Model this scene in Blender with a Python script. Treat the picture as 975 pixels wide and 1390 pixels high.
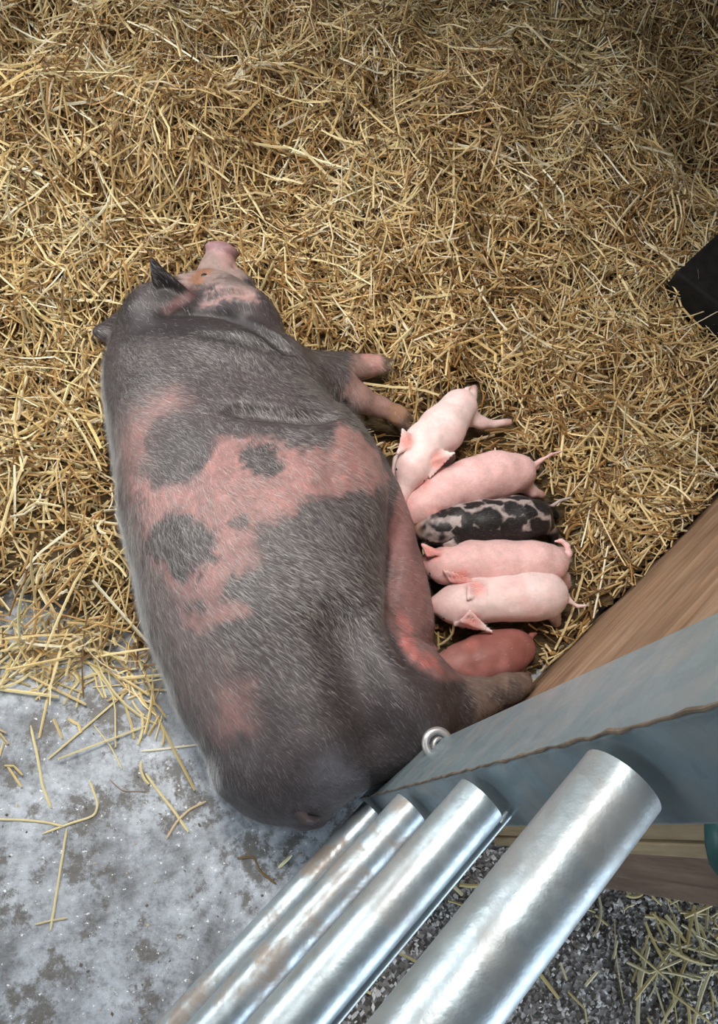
import bpy, math
import numpy as np
from mathutils import Vector, Matrix
from mathutils.bvhtree import BVHTree

S = bpy.context.scene
for o in list(bpy.data.objects): bpy.data.objects.remove(o)
COL = S.collection
rng = np.random.default_rng(7)

# ------------------------------------------------------------------ camera
W_, H_, F_ = 975., 1390., 1000.
CX, CY = W_/2, H_/2
NX, NY = 332., 1125.                       # where straight-down lies in the picture
CAMH = 1.55
_d = np.array([NX-CX, -(NY-CY), F_]); _d /= np.linalg.norm(_d)
_Z = -_d
_X = np.array([1, 0, 0.])-_Z[0]*_Z; _X /= np.linalg.norm(_X)
_Y = np.cross(_X, _Z)
if _Y[1] < 0: _Y = -_Y
MC = np.array([_X, _Y, _Z])                # camera coords (x right, y up, z forward) -> world
def ray(px, py):
    return MC @ np.array([px-CX, -(py-CY), F_])
def P(px, py, z=0.):
    r = ray(px, py)
    return np.array([0, 0, CAMH])+r*(z-CAMH)/r[2]
cam_d = bpy.data.cameras.new('camera'); cam = bpy.data.objects.new('camera', cam_d); COL.objects.link(cam)
cam_d.sensor_fit = 'VERTICAL'; cam_d.sensor_height = 24.; cam_d.lens = 24.*F_/H_
cam_d.clip_start = .02
r_ = MC @ np.array([1, 0, 0.]); u_ = MC @ np.array([0, 1., 0]); b_ = -(MC @ np.array([0, 0, 1.]))
cam.matrix_world = Matrix(((r_[0], u_[0], b_[0], 0), (r_[1], u_[1], b_[1], 0), (r_[2], u_[2], b_[2], CAMH), (0, 0, 0, 1)))
S.camera = cam

# ------------------------------------------------------------------ world and lights
w = bpy.data.worlds.new('barn_air'); S.world = w; w.use_nodes = True
w.node_tree.nodes['Background'].inputs[0].default_value = (.62, .70, .80, 1)
w.node_tree.nodes['Background'].inputs[1].default_value = .13
def area(name, loc, target, size, power, col, sy=None):
    l = bpy.data.lights.new(name, 'AREA'); l.energy = power; l.color = col
    l.size = size
    if sy: l.shape = 'RECTANGLE'; l.size_y = sy
    o = bpy.data.objects.new(name, l); COL.objects.link(o); o.location = loc
    o.rotation_euler = (Vector(target)-Vector(loc)).to_track_quat('-Z', 'Y').to_euler()
    return o
area('window_light', (-1.5, 1.35, 1.55), (.1, .9, 0), .9, 32, (.97, .97, .95))
sk = area('roof_light', (-.25, 1.05, 2.7), (.05, .68, 0), .7, 14.5, (1., .94, .87)); sk.data.spread = math.radians(74)
area('doorway_light', (1.75, -1.55, .75), (.25, 0, .8), 1.3, 34, (.78, .89, 1.))
area('side_door_light', (-2.6, -.5, 1.2), (0, .5, .1), 1.4, 20, (.84, .93, 1.))
S.view_settings.view_transform = 'Standard'; S.view_settings.look = 'None'
S.view_settings.exposure = 0.0; S.view_settings.gamma = 1; S.view_settings.use_curve_mapping = False

# ------------------------------------------------------------------ helpers
def np_mesh(name, V, Fq, mat=None, smooth=True, cols=None, parent=None, loc=None):
    V = np.asarray(V, np.float32); Fq = np.asarray(Fq, np.int32)
    k = Fq.shape[1]
    me = bpy.data.meshes.new(name)
    if loc is not None: V = V-np.asarray(loc, np.float32)
    me.vertices.add(len(V)); me.vertices.foreach_set('co', V.ravel())
    me.loops.add(Fq.size); me.loops.foreach_set('vertex_index', Fq.ravel())
    me.polygons.add(len(Fq)); me.polygons.foreach_set('loop_start', np.arange(len(Fq), dtype=np.int32)*k)
    me.polygons.foreach_set('loop_total', np.full(len(Fq), k, np.int32))
    me.polygons.foreach_set('use_smooth', np.full(len(Fq), smooth))
    me.update(calc_edges=True); me.validate()
    if cols is not None:
        a = me.color_attributes.new('tint', 'FLOAT_COLOR', 'POINT')
        c = np.ones((len(V), 4), np.float32); c[:, :3] = cols
        a.data.foreach_set('color', c.ravel())
    if mat: me.materials.append(mat)
    o = bpy.data.objects.new(name, me); COL.objects.link(o)
    if loc is not None and parent is None: o.location = loc
    if parent: o.parent = parent
    return o
def tag(o, label=None, cat=None, group=None, kind=None):
    if label: o['label'] = label
    if cat: o['category'] = cat
    if group: o['group'] = group
    if kind: o['kind'] = kind
    return o
def empty(name, loc):
    o = bpy.data.objects.new(name, None); COL.objects.link(o); o.location = loc; o.empty_display_size = .05; return o

class MB:
    """collects solid pieces in world coordinates and links them as one mesh"""
    def __init__(s): s.v = []; s.f = []; s.n = 0
    def add(s, v, f):
        s.v += [tuple(map(float, p)) for p in v]; s.f += [tuple(i+s.n for i in q) for q in f]; s.n = len(s.v)
    def prism(s, pts, z0, z1, ):
        n = len(pts)
        v = [(p[0], p[1], z0) for p in pts]+[(p[0], p[1], z1) for p in pts]
        f = [tuple(range(n))[::-1], tuple(range(n, 2*n))]+[(i, (i+1) % n, (i+1) % n+n, i+n) for i in range(n)]
        s.add(v, f)
    def tube(s, path, rad, seg=24, caps=True):
        path = [np.array(p, float) for p in path]
        if np.isscalar(rad): rad = [rad]*len(path)
        v = []; up = np.array([0, 0, 1.])
        for i, p in enumerate(path):
            t = path[min(i+1, len(path)-1)]-path[max(i-1, 0)]; t /= np.linalg.norm(t)
            a = up-t*np.dot(up, t)
            if np.linalg.norm(a) < .1: a = np.array([1, 0, 0.])-t*t[0]
            a /= np.linalg.norm(a); b = np.cross(t, a); up = a
            for j in range(seg):
                q = 2*math.pi*j/seg; v.append(p+rad[i]*(a*math.cos(q)+b*math.sin(q)))
        f = []
        for i in range(len(path)-1):
            for j in range(seg):
                f.append((i*seg+j, i*seg+(j+1) % seg, (i+1)*seg+(j+1) % seg, (i+1)*seg+j))
        if caps:
            f.append(tuple(range(seg))[::-1]); f.append(tuple((len(path)-1)*seg+j for j in range(seg)))
        s.add(v, f)
    def torus(s, c, nrm, R, r, seg=40, sg=14):
        nrm = np.array(nrm, float); nrm /= np.linalg.norm(nrm)
        a = np.cross(nrm, [0, 0, 1.]);
        if np.linalg.norm(a) < .1: a = np.cross(nrm, [1., 0, 0])
        a /= np.linalg.norm(a); b = np.cross(nrm, a)
        v = []; f = []
        for i in range(seg):
            q = 2*math.pi*i/seg; d = a*math.cos(q)+b*math.sin(q)
            for j in range(sg):
                t = 2*math.pi*j/sg; v.append(np.array(c)+d*(R+r*math.cos(t))+nrm*r*math.sin(t))
        for i in range(seg):
            for j in range(sg):
                f.append((i*sg+j, ((i+1) % seg)*sg+j, ((i+1) % seg)*sg+(j+1) % sg, i*sg+(j+1) % sg))
        s.add(v, f)
    def build(s, name, mat, parent=None, bevel=0, smooth=False, loc=None):
        me = bpy.data.meshes.new(name)
        off = np.array(parent.location if parent is not None and loc is None else (loc if loc is not None else (0, 0, 0)))
        me.from_pydata([tuple(np.array(p)-off) for p in s.v], [], s.f); me.update()
        import bmesh
        bm = bmesh.new(); bm.from_mesh(me); bmesh.ops.recalc_face_normals(bm, faces=bm.faces[:])
        if bevel: bmesh.ops.bevel(bm, geom=[e for e in bm.edges if e.calc_face_angle(0) > .6], offset=bevel, segments=3, affect='EDGES', profile=.6)
        bm.to_mesh(me); bm.free()
        if smooth:
            me.polygons.foreach_set('use_smooth', np.full(len(me.polygons), True)); me.set_sharp_from_angle(angle=math.radians(40))
        me.materials.append(mat)
        o = bpy.data.objects.new(name, me); COL.objects.link(o)
        if parent: o.parent = parent
        else: o.location = tuple(off)
        return o

# ---- value noise (numpy)
_perm = np.random.default_rng(3).random((64, 64, 64)).astype(np.float32)
def noise3(p):
    p = np.asarray(p, np.float32); i = np.floor(p).astype(int); f = p-i; f = f*f*(3-2*f); i &= 63; j = (i+1) & 63
    g = lambda a, b, c: _perm[a, b, c]
    x0, y0, z0 = i[..., 0], i[..., 1], i[..., 2]; x1, y1, z1 = j[..., 0], j[..., 1], j[..., 2]
    fx, fy, fz = f[..., 0], f[..., 1], f[..., 2]
    a = g(x0, y0, z0)*(1-fx)+g(x1, y0, z0)*fx; b = g(x0, y1, z0)*(1-fx)+g(x1, y1, z0)*fx
    c = g(x0, y0, z1)*(1-fx)+g(x1, y0, z1)*fx; d = g(x0, y1, z1)*(1-fx)+g(x1, y1, z1)*fx
    return (a*(1-fy)+b*fy)*(1-fz)+(c*(1-fy)+d*fy)*fz
def fbm(p, o=3):
    s = 0; a = .5; t = 0
    p = np.asarray(p, np.float32)
    for k in range(o): s = s+a*noise3(p*2**k+11.3*k); t += a; a *= .5
    return s/t
def fbm2(x, y, sc, seed=0, o=3):
    return fbm(np.stack([x*sc, y*sc, np.full_like(x, seed*7.7)], -1), o)

# ---- SDF modelling: smooth union of fleshy forms, meshed with surface nets
class Field:
    def __init__(s, lo, hi, h):
        s.lo = np.array(lo, np.float32); s.h = h
        s.n = np.ceil((np.array(hi)-s.lo)/h).astype(int)+1
        s.F = np.full(s.n, 1., np.float32)
        s.ax = [s.lo[i]+h*np.arange(s.n[i], dtype=np.float32) for i in range(3)]
    def box(s, lo, hi):
        a = np.clip(((np.array(lo)-s.lo)/s.h).astype(int), 0, s.n-1); b = np.clip(((np.array(hi)-s.lo)/s.h).astype(int)+2, 1, s.n)
        sl = tuple(slice(a[i], b[i]) for i in range(3))
        X = np.stack(np.meshgrid(*[s.ax[i][sl[i]] for i in range(3)], indexing='ij'), -1)
        return sl, X
    def put(s, sl, d, k, sub=False):
        a = s.F[sl]
        if sub:
            d = -d; hh = np.clip(.5-.5*(d-a)/k, 0, 1)*0
            hh = np.maximum(k-np.abs(a-d), 0)/k; s.F[sl] = np.maximum(a, d)+hh*hh*k*.25
        else:
            hh = np.maximum(k-np.abs(a-d), 0)/k; s.F[sl] = np.minimum(a, d)-hh*hh*k*.25
    def ell(s, c, rad, rot=None, k=.03, sub=False):
        c = np.array(c, float); rad = np.array(rad, float); m = rad.max()+k*1.5+.01
        sl, X = s.box(c-m, c+m); q = X-c.astype(np.float32)
        if rot is not None: q = q @ np.array(rot, np.float32)      # columns = local axes
        k0 = np.linalg.norm(q/rad, axis=-1); k1 = np.linalg.norm(q/(rad*rad), axis=-1)+1e-9
        s.put(sl, k0*(k0-1)/k1, k, sub)
    def cone(s, a, b, ra, rb, k=.03, flat=1., sub=False):
        a = np.array(a, float); b = np.array(b, float); m = max(ra, rb)+k*1.5+.01
        sl, X = s.box(np.minimum(a, b)-m, np.maximum(a, b)+m)
        ab = b-a; t = np.clip(((X-a) @ ab)/(ab @ ab+1e-9), 0, 1)
        q = X-(a+t[..., None]*ab)
        if flat != 1: q[..., 2] *= flat
        s.put(sl, (np.linalg.norm(q, axis=-1)-(ra+(rb-ra)*t)).astype(np.float32), k, sub)
    def chain(s, pts, rads, k=.02, kin=.02):
        for i in range(len(pts)-1): s.cone(pts[i], pts[i+1], rads[i], rads[i+1], k if i == 0 else kin)
    def groove(s, pts, depth, width, zmin=-1, zsc=.5):
        pts = [np.array(p, float) for p in pts]; m = width*3
        A = np.array(pts); sl, X = s.box(A.min(0)-[m, m, .25], A.max(0)+[m, m, .25])
        best = None; n = len(pts)-1
        for i in range(n):
            a, b = pts[i], pts[i+1]; ab = (b-a); q = X-a; q = q*np.array([1, 1, zsc]); ab2 = ab*np.array([1, 1, zsc])
            t = np.clip((q @ ab2)/(ab2 @ ab2), 0, 1); d = np.linalg.norm(q-t[..., None]*ab2, axis=-1)
            u = (i+t)/n; taper = np.clip(np.minimum(u, 1-u)*5, 0, 1)
            e = np.exp(-(d/width)**2)*taper
            best = e if best is None else np.maximum(best, e)
        s.F[sl] += (depth*best).astype(np.float32)
    def mesh(s):
        F = s.F; sg = F < 0
        n = np.array(F.shape)-1
        cs = [(i, j, k) for i in (0, 1) for j in (0, 1) for k in (0, 1)]
        sub = lambda A, c: A[c[0]:c[0]+n[0], c[1]:c[1]+n[1], c[2]:c[2]+n[2]]
        cnt = sum(sub(sg, c).astype(np.int8) for c in cs)
        act = (cnt > 0) & (cnt < 8); I = np.argwhere(act)
        idx = -np.ones(tuple(n), np.int32); idx[act] = np.arange(len(I))
        acc = np.zeros((len(I), 3)); num = np.zeros(len(I))
        for ax in range(3):
            for c in cs:
                if c[ax]: continue
                e = list(c); e[ax] = 1
                f0 = F[tuple((I+c).T)]; f1 = F[tuple((I+e).T)]; m = (f0 < 0) != (f1 < 0)
                t = np.where(m, f0/np.where(m, f0-f1, 1), 0)
                p = np.tile(np.array(c, float), (len(I), 1)); p[:, ax] += t
                acc += p*m[:, None]; num += m
        V = s.lo+(I+acc/num[:, None])*s.h
        Q = []
        for ax in range(3):
            a1, a2 = (ax+1) % 3, (ax+2) % 3
            sA = [slice(None)]*3; sA[ax] = slice(0, -1); sB = [slice(None)]*3; sB[ax] = slice(1, None)
            ch = sg[tuple(sA)] != sg[tuple(sB)]
            J = np.argwhere(ch); J = J[(J[:, a1] > 0) & (J[:, a2] > 0) & (J[:, a1] < n[a1]) & (J[:, a2] < n[a2])]
            inside = sg[tuple(J.T)]
            def g(d1, d2):
                K = J.copy(); K[:, a1] += d1; K[:, a2] += d2; return idx[tuple(K.T)]
            q = np.stack([g(-1, -1), g(0, -1), g(0, 0), g(-1, 0)], 1)
            q[~inside] = q[~inside][:, ::-1]
            Q.append(q)
        Q = np.concatenate(Q); Q = Q[(Q >= 0).all(1)]
        return V, Q
def smooth_mesh(V, Q, it=3, lam=.5):
    E = np.concatenate([Q[:, [i, (i+1) % 4]] for i in range(4)])
    for _ in range(it):
        A = np.zeros_like(V); c = np.zeros(len(V))
        for k in range(3): A[:, k] = np.bincount(E[:, 0], V[E[:, 1], k], len(V))+np.bincount(E[:, 1], V[E[:, 0], k], len(V))
        c = np.bincount(E[:, 0], minlength=len(V))+np.bincount(E[:, 1], minlength=len(V))
        V = V+lam*(A/np.maximum(c, 1)[:, None]-V)
    return V
def vnormals(V, Q):
    n = np.cross(V[Q[:, 2]]-V[Q[:, 0]], V[Q[:, 3]]-V[Q[:, 1]]); N = np.zeros_like(V)
    for i in range(4):
        for k in range(3): N[:, k] += np.bincount(Q[:, i], n[:, k], len(V))
    return N/(np.linalg.norm(N, axis=1)[:, None]+1e-12)
def frame(x, z=(0, 0, 1)):
    x = np.array(x, float); x /= np.linalg.norm(x); z = np.array(z, float); z -= x*(x @ z); z /= np.linalg.norm(z)
    return np.stack([x, np.cross(z, x), z], 1)

# ------------------------------------------------------------------ materials
def nt(name):
    m = bpy.data.materials.new(name); m.use_nodes = True; t = m.node_tree; b = t.nodes['Principled BSDF']; return m, t, b
def N(t, typ, **kw):
    n = t.nodes.new(typ)
    for k, v in kw.items():
        if k in n.inputs: n.inputs[k].default_value = v
        else: setattr(n, k, v)
    return n
def tex_noise(t, scale, detail=4, rough=.6, vec=None, dist=0):
    n = N(t, 'ShaderNodeTexNoise', Scale=scale, Detail=detail, Roughness=rough, Distortion=dist)
    if vec: t.links.new(vec, n.inputs['Vector'])
    return n
def ramp(t, src, stops):
    r = t.nodes.new('ShaderNodeValToRGB'); t.links.new(src, r.inputs[0]); e = r.color_ramp.elements
    while len(e) < len(stops): e.new(.5)
    for i, (p, c) in enumerate(stops): e[i].position = p; e[i].color = (*c, 1) if len(c) == 3 else c
    return r
def mixc(t, fac, a, b, mode='MIX'):
    m = t.nodes.new('ShaderNodeMix'); m.data_type = 'RGBA'; m.blend_type = mode
    for sck, val in ((m.inputs[0], fac), (m.inputs[6], a), (m.inputs[7], b)):
        if hasattr(val, 'links') or hasattr(val, 'is_linked'): t.links.new(val, sck)
        elif isinstance(val, (int, float)): sck.default_value = val
        else: sck.default_value = (*val, 1)
    return m.outputs[2]
def bump(t, b, h, st, dist=.01, prev=None):
    n = N(t, 'ShaderNodeBump', Strength=st, Distance=dist); t.links.new(h, n.inputs['Height'])
    if prev: t.links.new(prev, n.inputs['Normal'])
    t.links.new(n.outputs[0], b.inputs['Normal']); return n.outputs[0]
def objco(t): return t.nodes.new('ShaderNodeTexCoord').outputs['Object']

def m_skin(name, rough=.55, sss=0., bs=220, bst=.25):
    m, t, b = nt(name)
    a = N(t, 'ShaderNodeVertexColor', layer_name='tint')
    co = objco(t); n = tex_noise(t, 60, 4, .7, co)
    r = ramp(t, n.outputs[0], [(.3, (.86, .86, .86)), (.7, (1.1, 1.08, 1.08))])
    t.links.new(mixc(t, 1., a.outputs[0], r.outputs[0], 'MULTIPLY'), b.inputs['Base Color'])
    b.inputs['Roughness'].default_value = rough; b.inputs['Specular IOR Level'].default_value = .35
    if sss:
        b.inputs['Subsurface Weight'].default_value = sss; b.inputs['Subsurface Radius'].default_value = (1, .4, .3); b.inputs['Subsurface Scale'].default_value = .008
    n2 = tex_noise(t, bs, 3, .6, co); bump(t, b, n2.outputs[0], bst, .002)
    return m
def m_hair(name, rough=.45):
    m, t, b = nt(name); a = N(t, 'ShaderNodeVertexColor', layer_name='tint')
    t.links.new(a.outputs[0], b.inputs['Base Color']); b.inputs['Roughness'].default_value = rough
    return m
M_sow = m_skin('sow_skin', .5, 0, 260, .35)
M_pig = m_skin('piglet_skin', .5, .18, 300, .15)
M_hair = m_hair('bristle')
M_eye, t, b = nt('eye'); b.inputs['Base Color'].default_value = (.03, .015, .01, 1); b.inputs['Roughness'].default_value = .15
# straw
M_straw, t, b = nt('straw'); a = N(t, 'ShaderNodeVertexColor', layer_name='tint')
t.links.new(a.outputs[0], b.inputs['Base Color']); b.inputs['Roughness'].default_value = .38; b.inputs['Specular IOR Level'].default_value = .5
tr = N(t, 'ShaderNodeBsdfTranslucent'); t.links.new(a.outputs[0], tr.inputs[0])
mx = N(t, 'ShaderNodeMixShader'); mx.inputs[0].default_value = .15
t.links.new(b.outputs[0], mx.inputs[1]); t.links.new(tr.outputs[0], mx.inputs[2]); t.links.new(mx.outputs[0], t.nodes['Material Output'].inputs[0])
M_bed, t, b = nt('straw_litter'); co = objco(t)
mp = N(t, 'ShaderNodeMapping'); mp.inputs['Scale'].default_value = (1, 5, 1); t.links.new(co, mp.inputs[0])
n = tex_noise(t, 40, 6, .75, mp.outputs[0], 1.5)
r = ramp(t, n.outputs[0], [(.3, (.07, .045, .02)), (.5, (.20, .13, .055)), (.68, (.40, .28, .13))])
t.links.new(r.outputs[0], b.inputs['Base Color']); b.inputs['Roughness'].default_value = .9; bump(t, b, n.outputs[0], 1., .02)
# concrete
M_conc, t, b = nt('concrete'); co = objco(t)
n1 = tex_noise(t, 6, 8, .7, co); n2 = tex_noise(t, 45, 6, .75, co); n3 = tex_noise(t, 95, 4, .7, co); n4 = tex_noise(t, 8, 9, .78, co, .1)
c1 = ramp(t, n1.outputs[0], [(.38, (.17, .18, .195)), (.5, (.33, .36, .40)), (.62, (.47, .51, .56))])
c2 = ramp(t, n2.outputs[0], [(.34, (.5, .5, .5)), (.5, (.95, .95, .95)), (.68, (1.2, 1.2, 1.2))])
k = mixc(t, 1., c1.outputs[0], c2.outputs[0], 'MULTIPLY')
dirt = ramp(t, n4.outputs[0], [(.515, (0, 0, 0)), (.57, (.85, .85, .85))])
k = mixc(t, dirt.outputs[0], k, (.10, .09, .078))
sp = ramp(t, n3.outputs[0], [(.645, (0, 0, 0)), (.665, (1, 1, 1))])
k = mixc(t, sp.outputs[0], k, (.82, .84, .86))
t.links.new(k, b.inputs['Base Color'])
rr = ramp(t, n2.outputs[0], [(.3, (.3, .3, .3)), (.7, (.65, .65, .65))]); t.links.new(rr.outputs[0], b.inputs['Roughness'])
bump(t, b, n2.outputs[0], .35, .01)
# gravel
M_grav, t, b = nt('gravel'); co = objco(t)
v = N(t, 'ShaderNodeTexVoronoi', Scale=140.); t.links.new(co, v.inputs['Vector'])
n1 = tex_noise(t, 9, 4, .6, co)
c = ramp(t, v.outputs['Color'], [(.15, (.05, .048, .05)), (.5, (.16, .155, .15)), (.8, (.55, .55, .56))])
k = mixc(t, ramp(t, n1.outputs[0], [(.35, (0, 0, 0)), (.65, (.6, .6, .6))]).outputs[0], c.outputs[0], (.1, .085, .07))
t.links.new(k, b.inputs['Base Color']); b.inputs['Roughness'].default_value = .8; bump(t, b, v.outputs['Distance'], .9, .006)
M_chip = m_hair('chip', .7)
# galvanised steel
def m_galv(name, rust=.5, base=(.42, .50, .545), met=.72):
    m, t, b = nt(name); co = objco(t)
    v = N(t, 'ShaderNodeTexVoronoi', Scale=55.); t.links.new(co, v.inputs['Vector'])
    n1 = tex_noise(t, 14, 5, .65, co, .6); n2 = tex_noise(t, 70, 4, .7, co)
    c = ramp(t, v.outputs['Color'], [(.2, tuple(x*.94 for x in base)), (.8, tuple(min(1, x*1.05) for x in base))])
    d = ramp(t, n1.outputs[0], [(.46, (0, 0, 0)), (.62, (1, 1, 1))])
    dm = N(t, 'ShaderNodeMath', operation='MULTIPLY'); dm.inputs[1].default_value = rust; t.links.new(d.outputs[0], dm.inputs[0])
    k = mixc(t, dm.outputs[0], c.outputs[0], (.24, .17, .12))
    t.links.new(k, b.inputs['Base Color'])
    mr = N(t, 'ShaderNodeMath', operation='MULTIPLY_ADD'); mr.inputs[1].default_value = -.8; mr.inputs[2].default_value = met; t.links.new(dm.outputs[0], mr.inputs[0]); t.links.new(mr.outputs[0], b.inputs['Metallic'])
    rr = ramp(t, n2.outputs[0], [(.3, (.32, .32, .32)), (.7, (.5, .5, .5))]); t.links.new(rr.outputs[0], b.inputs['Roughness'])
    bump(t, b, n2.outputs[0], .12, .003)
    return m
M_galv = m_galv('galvanised_steel', .35); M_galv2 = m_galv('dirty_galvanised_steel', .75); M_post = m_galv('weathered_steel_plate', .3, (.23, .30, .33), .35)
M_ring = m_galv('bright_steel', .05, (.45, .44, .44))
def m_wood(name, a, c, d, axis=2, sc=7):
    m, t, b = nt(name); co = objco(t); mp = N(t, 'ShaderNodeMapping')
    s = [1., 1., 1.]; s[axis] = .09; mp.inputs['Scale'].default_value = s; t.links.new(co, mp.inputs[0])
    n1 = tex_noise(t, sc*6, 6, .7, mp.outputs[0], 1.2); n2 = tex_noise(t, 5, 4, .6, co)
    r = ramp(t, n1.outputs[0], [(.32, a), (.5, c), (.7, d)])
    k = mixc(t, ramp(t, n2.outputs[0], [(.4, (0, 0, 0)), (.75, (.55, .55, .55))]).outputs[0], r.outputs[0], tuple(x*.55 for x in a))
    t.links.new(k, b.inputs['Base Color']); b.inputs['Roughness'].default_value = .7; bump(t, b, n1.outputs[0], .35, .004); return m
M_ply = m_wood('plywood', (.20, .115, .065), (.37, .23, .14), (.50, .36, .25), 0, 4)
M_w1 = m_wood('pale_timber', (.40, .28, .15), (.55, .41, .24), (.66, .52, .33))
M_w2 = m_wood('brown_timber', (.20, .13, .09), (.30, .20, .145), (.38, .27, .2))
M_teal, t, b = nt('teal_plastic'); b.inputs['Base Color'].default_value = (.03, .10, .10, 1); b.inputs['Roughness'].default_value = .4
M_rust, t, b = nt('rust'); n = tex_noise(t, 40, 4, .7, objco(t)); r = ramp(t, n.outputs[0], [(.35, (.09, .065, .045)), (.65, (.20, .15, .11))]); t.links.new(r.outputs[0], b.inputs['Base Color']); b.inputs['Roughness'].default_value = .9
M_black, t, b = nt('black_rubber'); n = tex_noise(t, 30, 4, .6, objco(t)); r = ramp(t, n.outputs[0], [(.3, (.008, .008, .008)), (.8, (.022, .02, .018))]); t.links.new(r.outputs[0], b.inputs['Base Color']); b.inputs['Roughness'].default_value = .75; b.inputs['Specular IOR Level'].default_value = .15

# ------------------------------------------------------------------ the pen: plan directions
GA = math.radians(44.5)
g = np.array([math.cos(GA), math.sin(GA)]); gn = np.array([math.sin(GA), -math.cos(GA)])     # along the gate / outward
def plan(s, d): return g*s+gn*d
# floors
def quad_obj(name, pts, z, th, mat):
    m = MB(); m.prism(pts, z-th, z); return m.build(name, mat)
gr = quad_obj('trim_1', [plan(-6, .10), plan(6, .10), plan(6, 4), plan(-6, 4)], -.002, .1, M_grav); tag(gr, kind='structure', label='dark gravel ground outside the gate')
# timber wall continuing the gate line
wa, wb = P(700, 950, 0)[:2], P(975, 670, 0)[:2]
wd = (wb-wa)/np.linalg.norm(wb-wa); wn = np.array([wd[1], -wd[0]])
w0 = wa-wd*.25; w1 = wa+wd*2.6
fl = quad_obj('floor', [plan(-6, .16), plan(.24, .16), w0, w1, w1+wd*3, plan(6, -6), plan(-6, -6)][::-1], 0, .1, M_conc); tag(fl, kind='structure')
LW = float(np.linalg.norm(w1-w0)); mw = MB(); mw.prism([(0, -.03), (LW, -.03), (LW, 0), (0, 0)], 0, 1.15)
wall = mw.build('wall_right', M_ply); wall.location = (w0[0], w0[1], 0); wall.rotation_euler[2] = math.atan2(wd[1], wd[0]); tag(wall, kind='structure')
# end of the timber wall outside: upright timbers side by side
def az_pt(px, py, s):                       # plan point on the line s where the vertical through the pixel stands
    r = ray(px, py)[:2]; return float((r @ gn)/(r @ g)*s)
sE = .335
ys = [1085, 1143, 1147, 1166, 1185, 1222, 1252]
ds = [az_pt(975, y, sE) for y in ys]
posts = [(ds[0], ds[1], 0.0, M_w1, 'pale timber post nearest the steel gate upright'),
         (ds[2], ds[3], -.002, M_w1, 'narrow pale timber batten beside the brown planks'),
         (ds[3]+.001, ds[5], .012, M_w2, 'wide brown timber plank standing outside the gate'),
         (ds[5]+.002, ds[6], .02, M_w2, 'narrow brown edge plank next to the gravel')]
for d0, d1, so, mt, lb in posts:
    m = MB(); d0 = max(d0, .232); c = plan(sE+.04, (d0+d1)/2)
    m.prism([plan(sE+so, d0), plan(sE+so, d1), plan(sE+.09, d1), plan(sE+.09, d0)], 0, 1.18)
    tag(m.build('timber_post', mt, loc=(c[0], c[1], 0), bevel=.003), lb, 'timber post', 'upright timbers outside the gate')

# ------------------------------------------------------------------ gate
gd = .139; s_end = .191; RT = .0255
gate = empty('steel_gate', (*plan(s_end, gd), 0)); tag(gate, 'galvanised steel tube gate with a wide flat end upright', 'gate')
for z, mt in ((1.103, M_galv), (.81, M_galv), (.48, M_galv2), (.16, M_galv2)):
    m = MB(); r = RT
    m.tube([(*plan(s, gd), z) for s in (-2.2, -1.2, -.4, s_end-.012)], r, 48)
    o = m.build('rail', mt, gate, smooth=True)
    m = MB(); m.torus((*plan(s_end-.002, gd), z), (*g, 0), r*1.0, .0042)
    m.build('weld', M_galv2, o, smooth=True)
m = MB(); m.prism([plan(s_end, gd-.026), plan(s_end, gd+.047), plan(s_end+.106, gd+.047), plan(s_end+.106, gd-.026)], .05, 1.34)
up = m.build('upright', M_post, gate, bevel=.004, smooth=True)
m = MB(); rs = np.random.default_rng(5); m.tube([(*(plan(s_end-.0005, gd-.0265)+rs.normal(0, .0006, 2)), z) for z in np.linspace(.06, 1.33, 90)], list(rs.uniform(.0008, .0020, 90)), 8)
sm = m.build('rust_seam', M_rust, up, smooth=True, loc=(0, 0, 0)); sm.parent = up; sm.matrix_parent_inverse = Matrix.Identity(4); sm.location = (-gate.location[0], -gate.location[1], 0)
m = MB(); m.tube([(*plan(s, gd+.03), .80) for s in (-2.2, -.5, s_end)], .0045, 16)
m.build('rod', M_galv, gate, smooth=True)
# hinge / latch eye on the pen side of the upright
e0 = P(594, 1009, .42)
ring = MB(); ring.torus(e0, (MC @ np.array([.15, .25, -1.])), .0185, .0060); ring.torus(e0+np.array([.006, -.003, -.008]), (MC @ np.array([.45, .1, -1.])), .0120, .0042)
rg = ring.build('latch_ring', M_ring, gate, smooth=True)
m = MB(); m.tube([e0+np.array([.016, 0, -.008]), (*plan(s_end+.13, gd+.03), .415), (*plan(s_end+.09, gd+.04), .41)], .006, 12); m.build('latch_bolt', M_galv2, gate, smooth=True)
# teal knob at the right edge
k0 = P(985, 1147, .845)
m = MB(); pr = [(-.05, .004), (-.045, .012), (-.03, .0165), (0, .018), (.03, .0165), (.045, .011), (.05, .003)]
kd = (MC @ np.array([-.12, 1., .0])); m.tube([k0+kd*a*.58 for a, _ in pr], [c for _, c in pr], 32)
tag(m.build('rubber_grip', M_teal, smooth=True, loc=tuple(k0)), 'dark teal rounded grip in front of the pale timber post', 'grip')

# ------------------------------------------------------------------ the sow
def lerp_tab(t, T, A):
    """smooth (Catmull-Rom) table lookup"""
    T = np.array(T, float); A = np.array(A, float); m = np.gradient(A, T, axis=0)
    t = np.clip(t, T[0], T[-1]); i = np.clip(np.searchsorted(T, t, side='right')-1, 0, len(T)-2)
    h = T[i+1]-T[i]; u = (t-T[i])/h
    return (2*u**3-3*u**2+1)*A[i]+(u**3-2*u**2+u)*h*m[i]+(-2*u**3+3*u**2)*A[i+1]+(u**3-u**2)*h*m[i+1]
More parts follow.
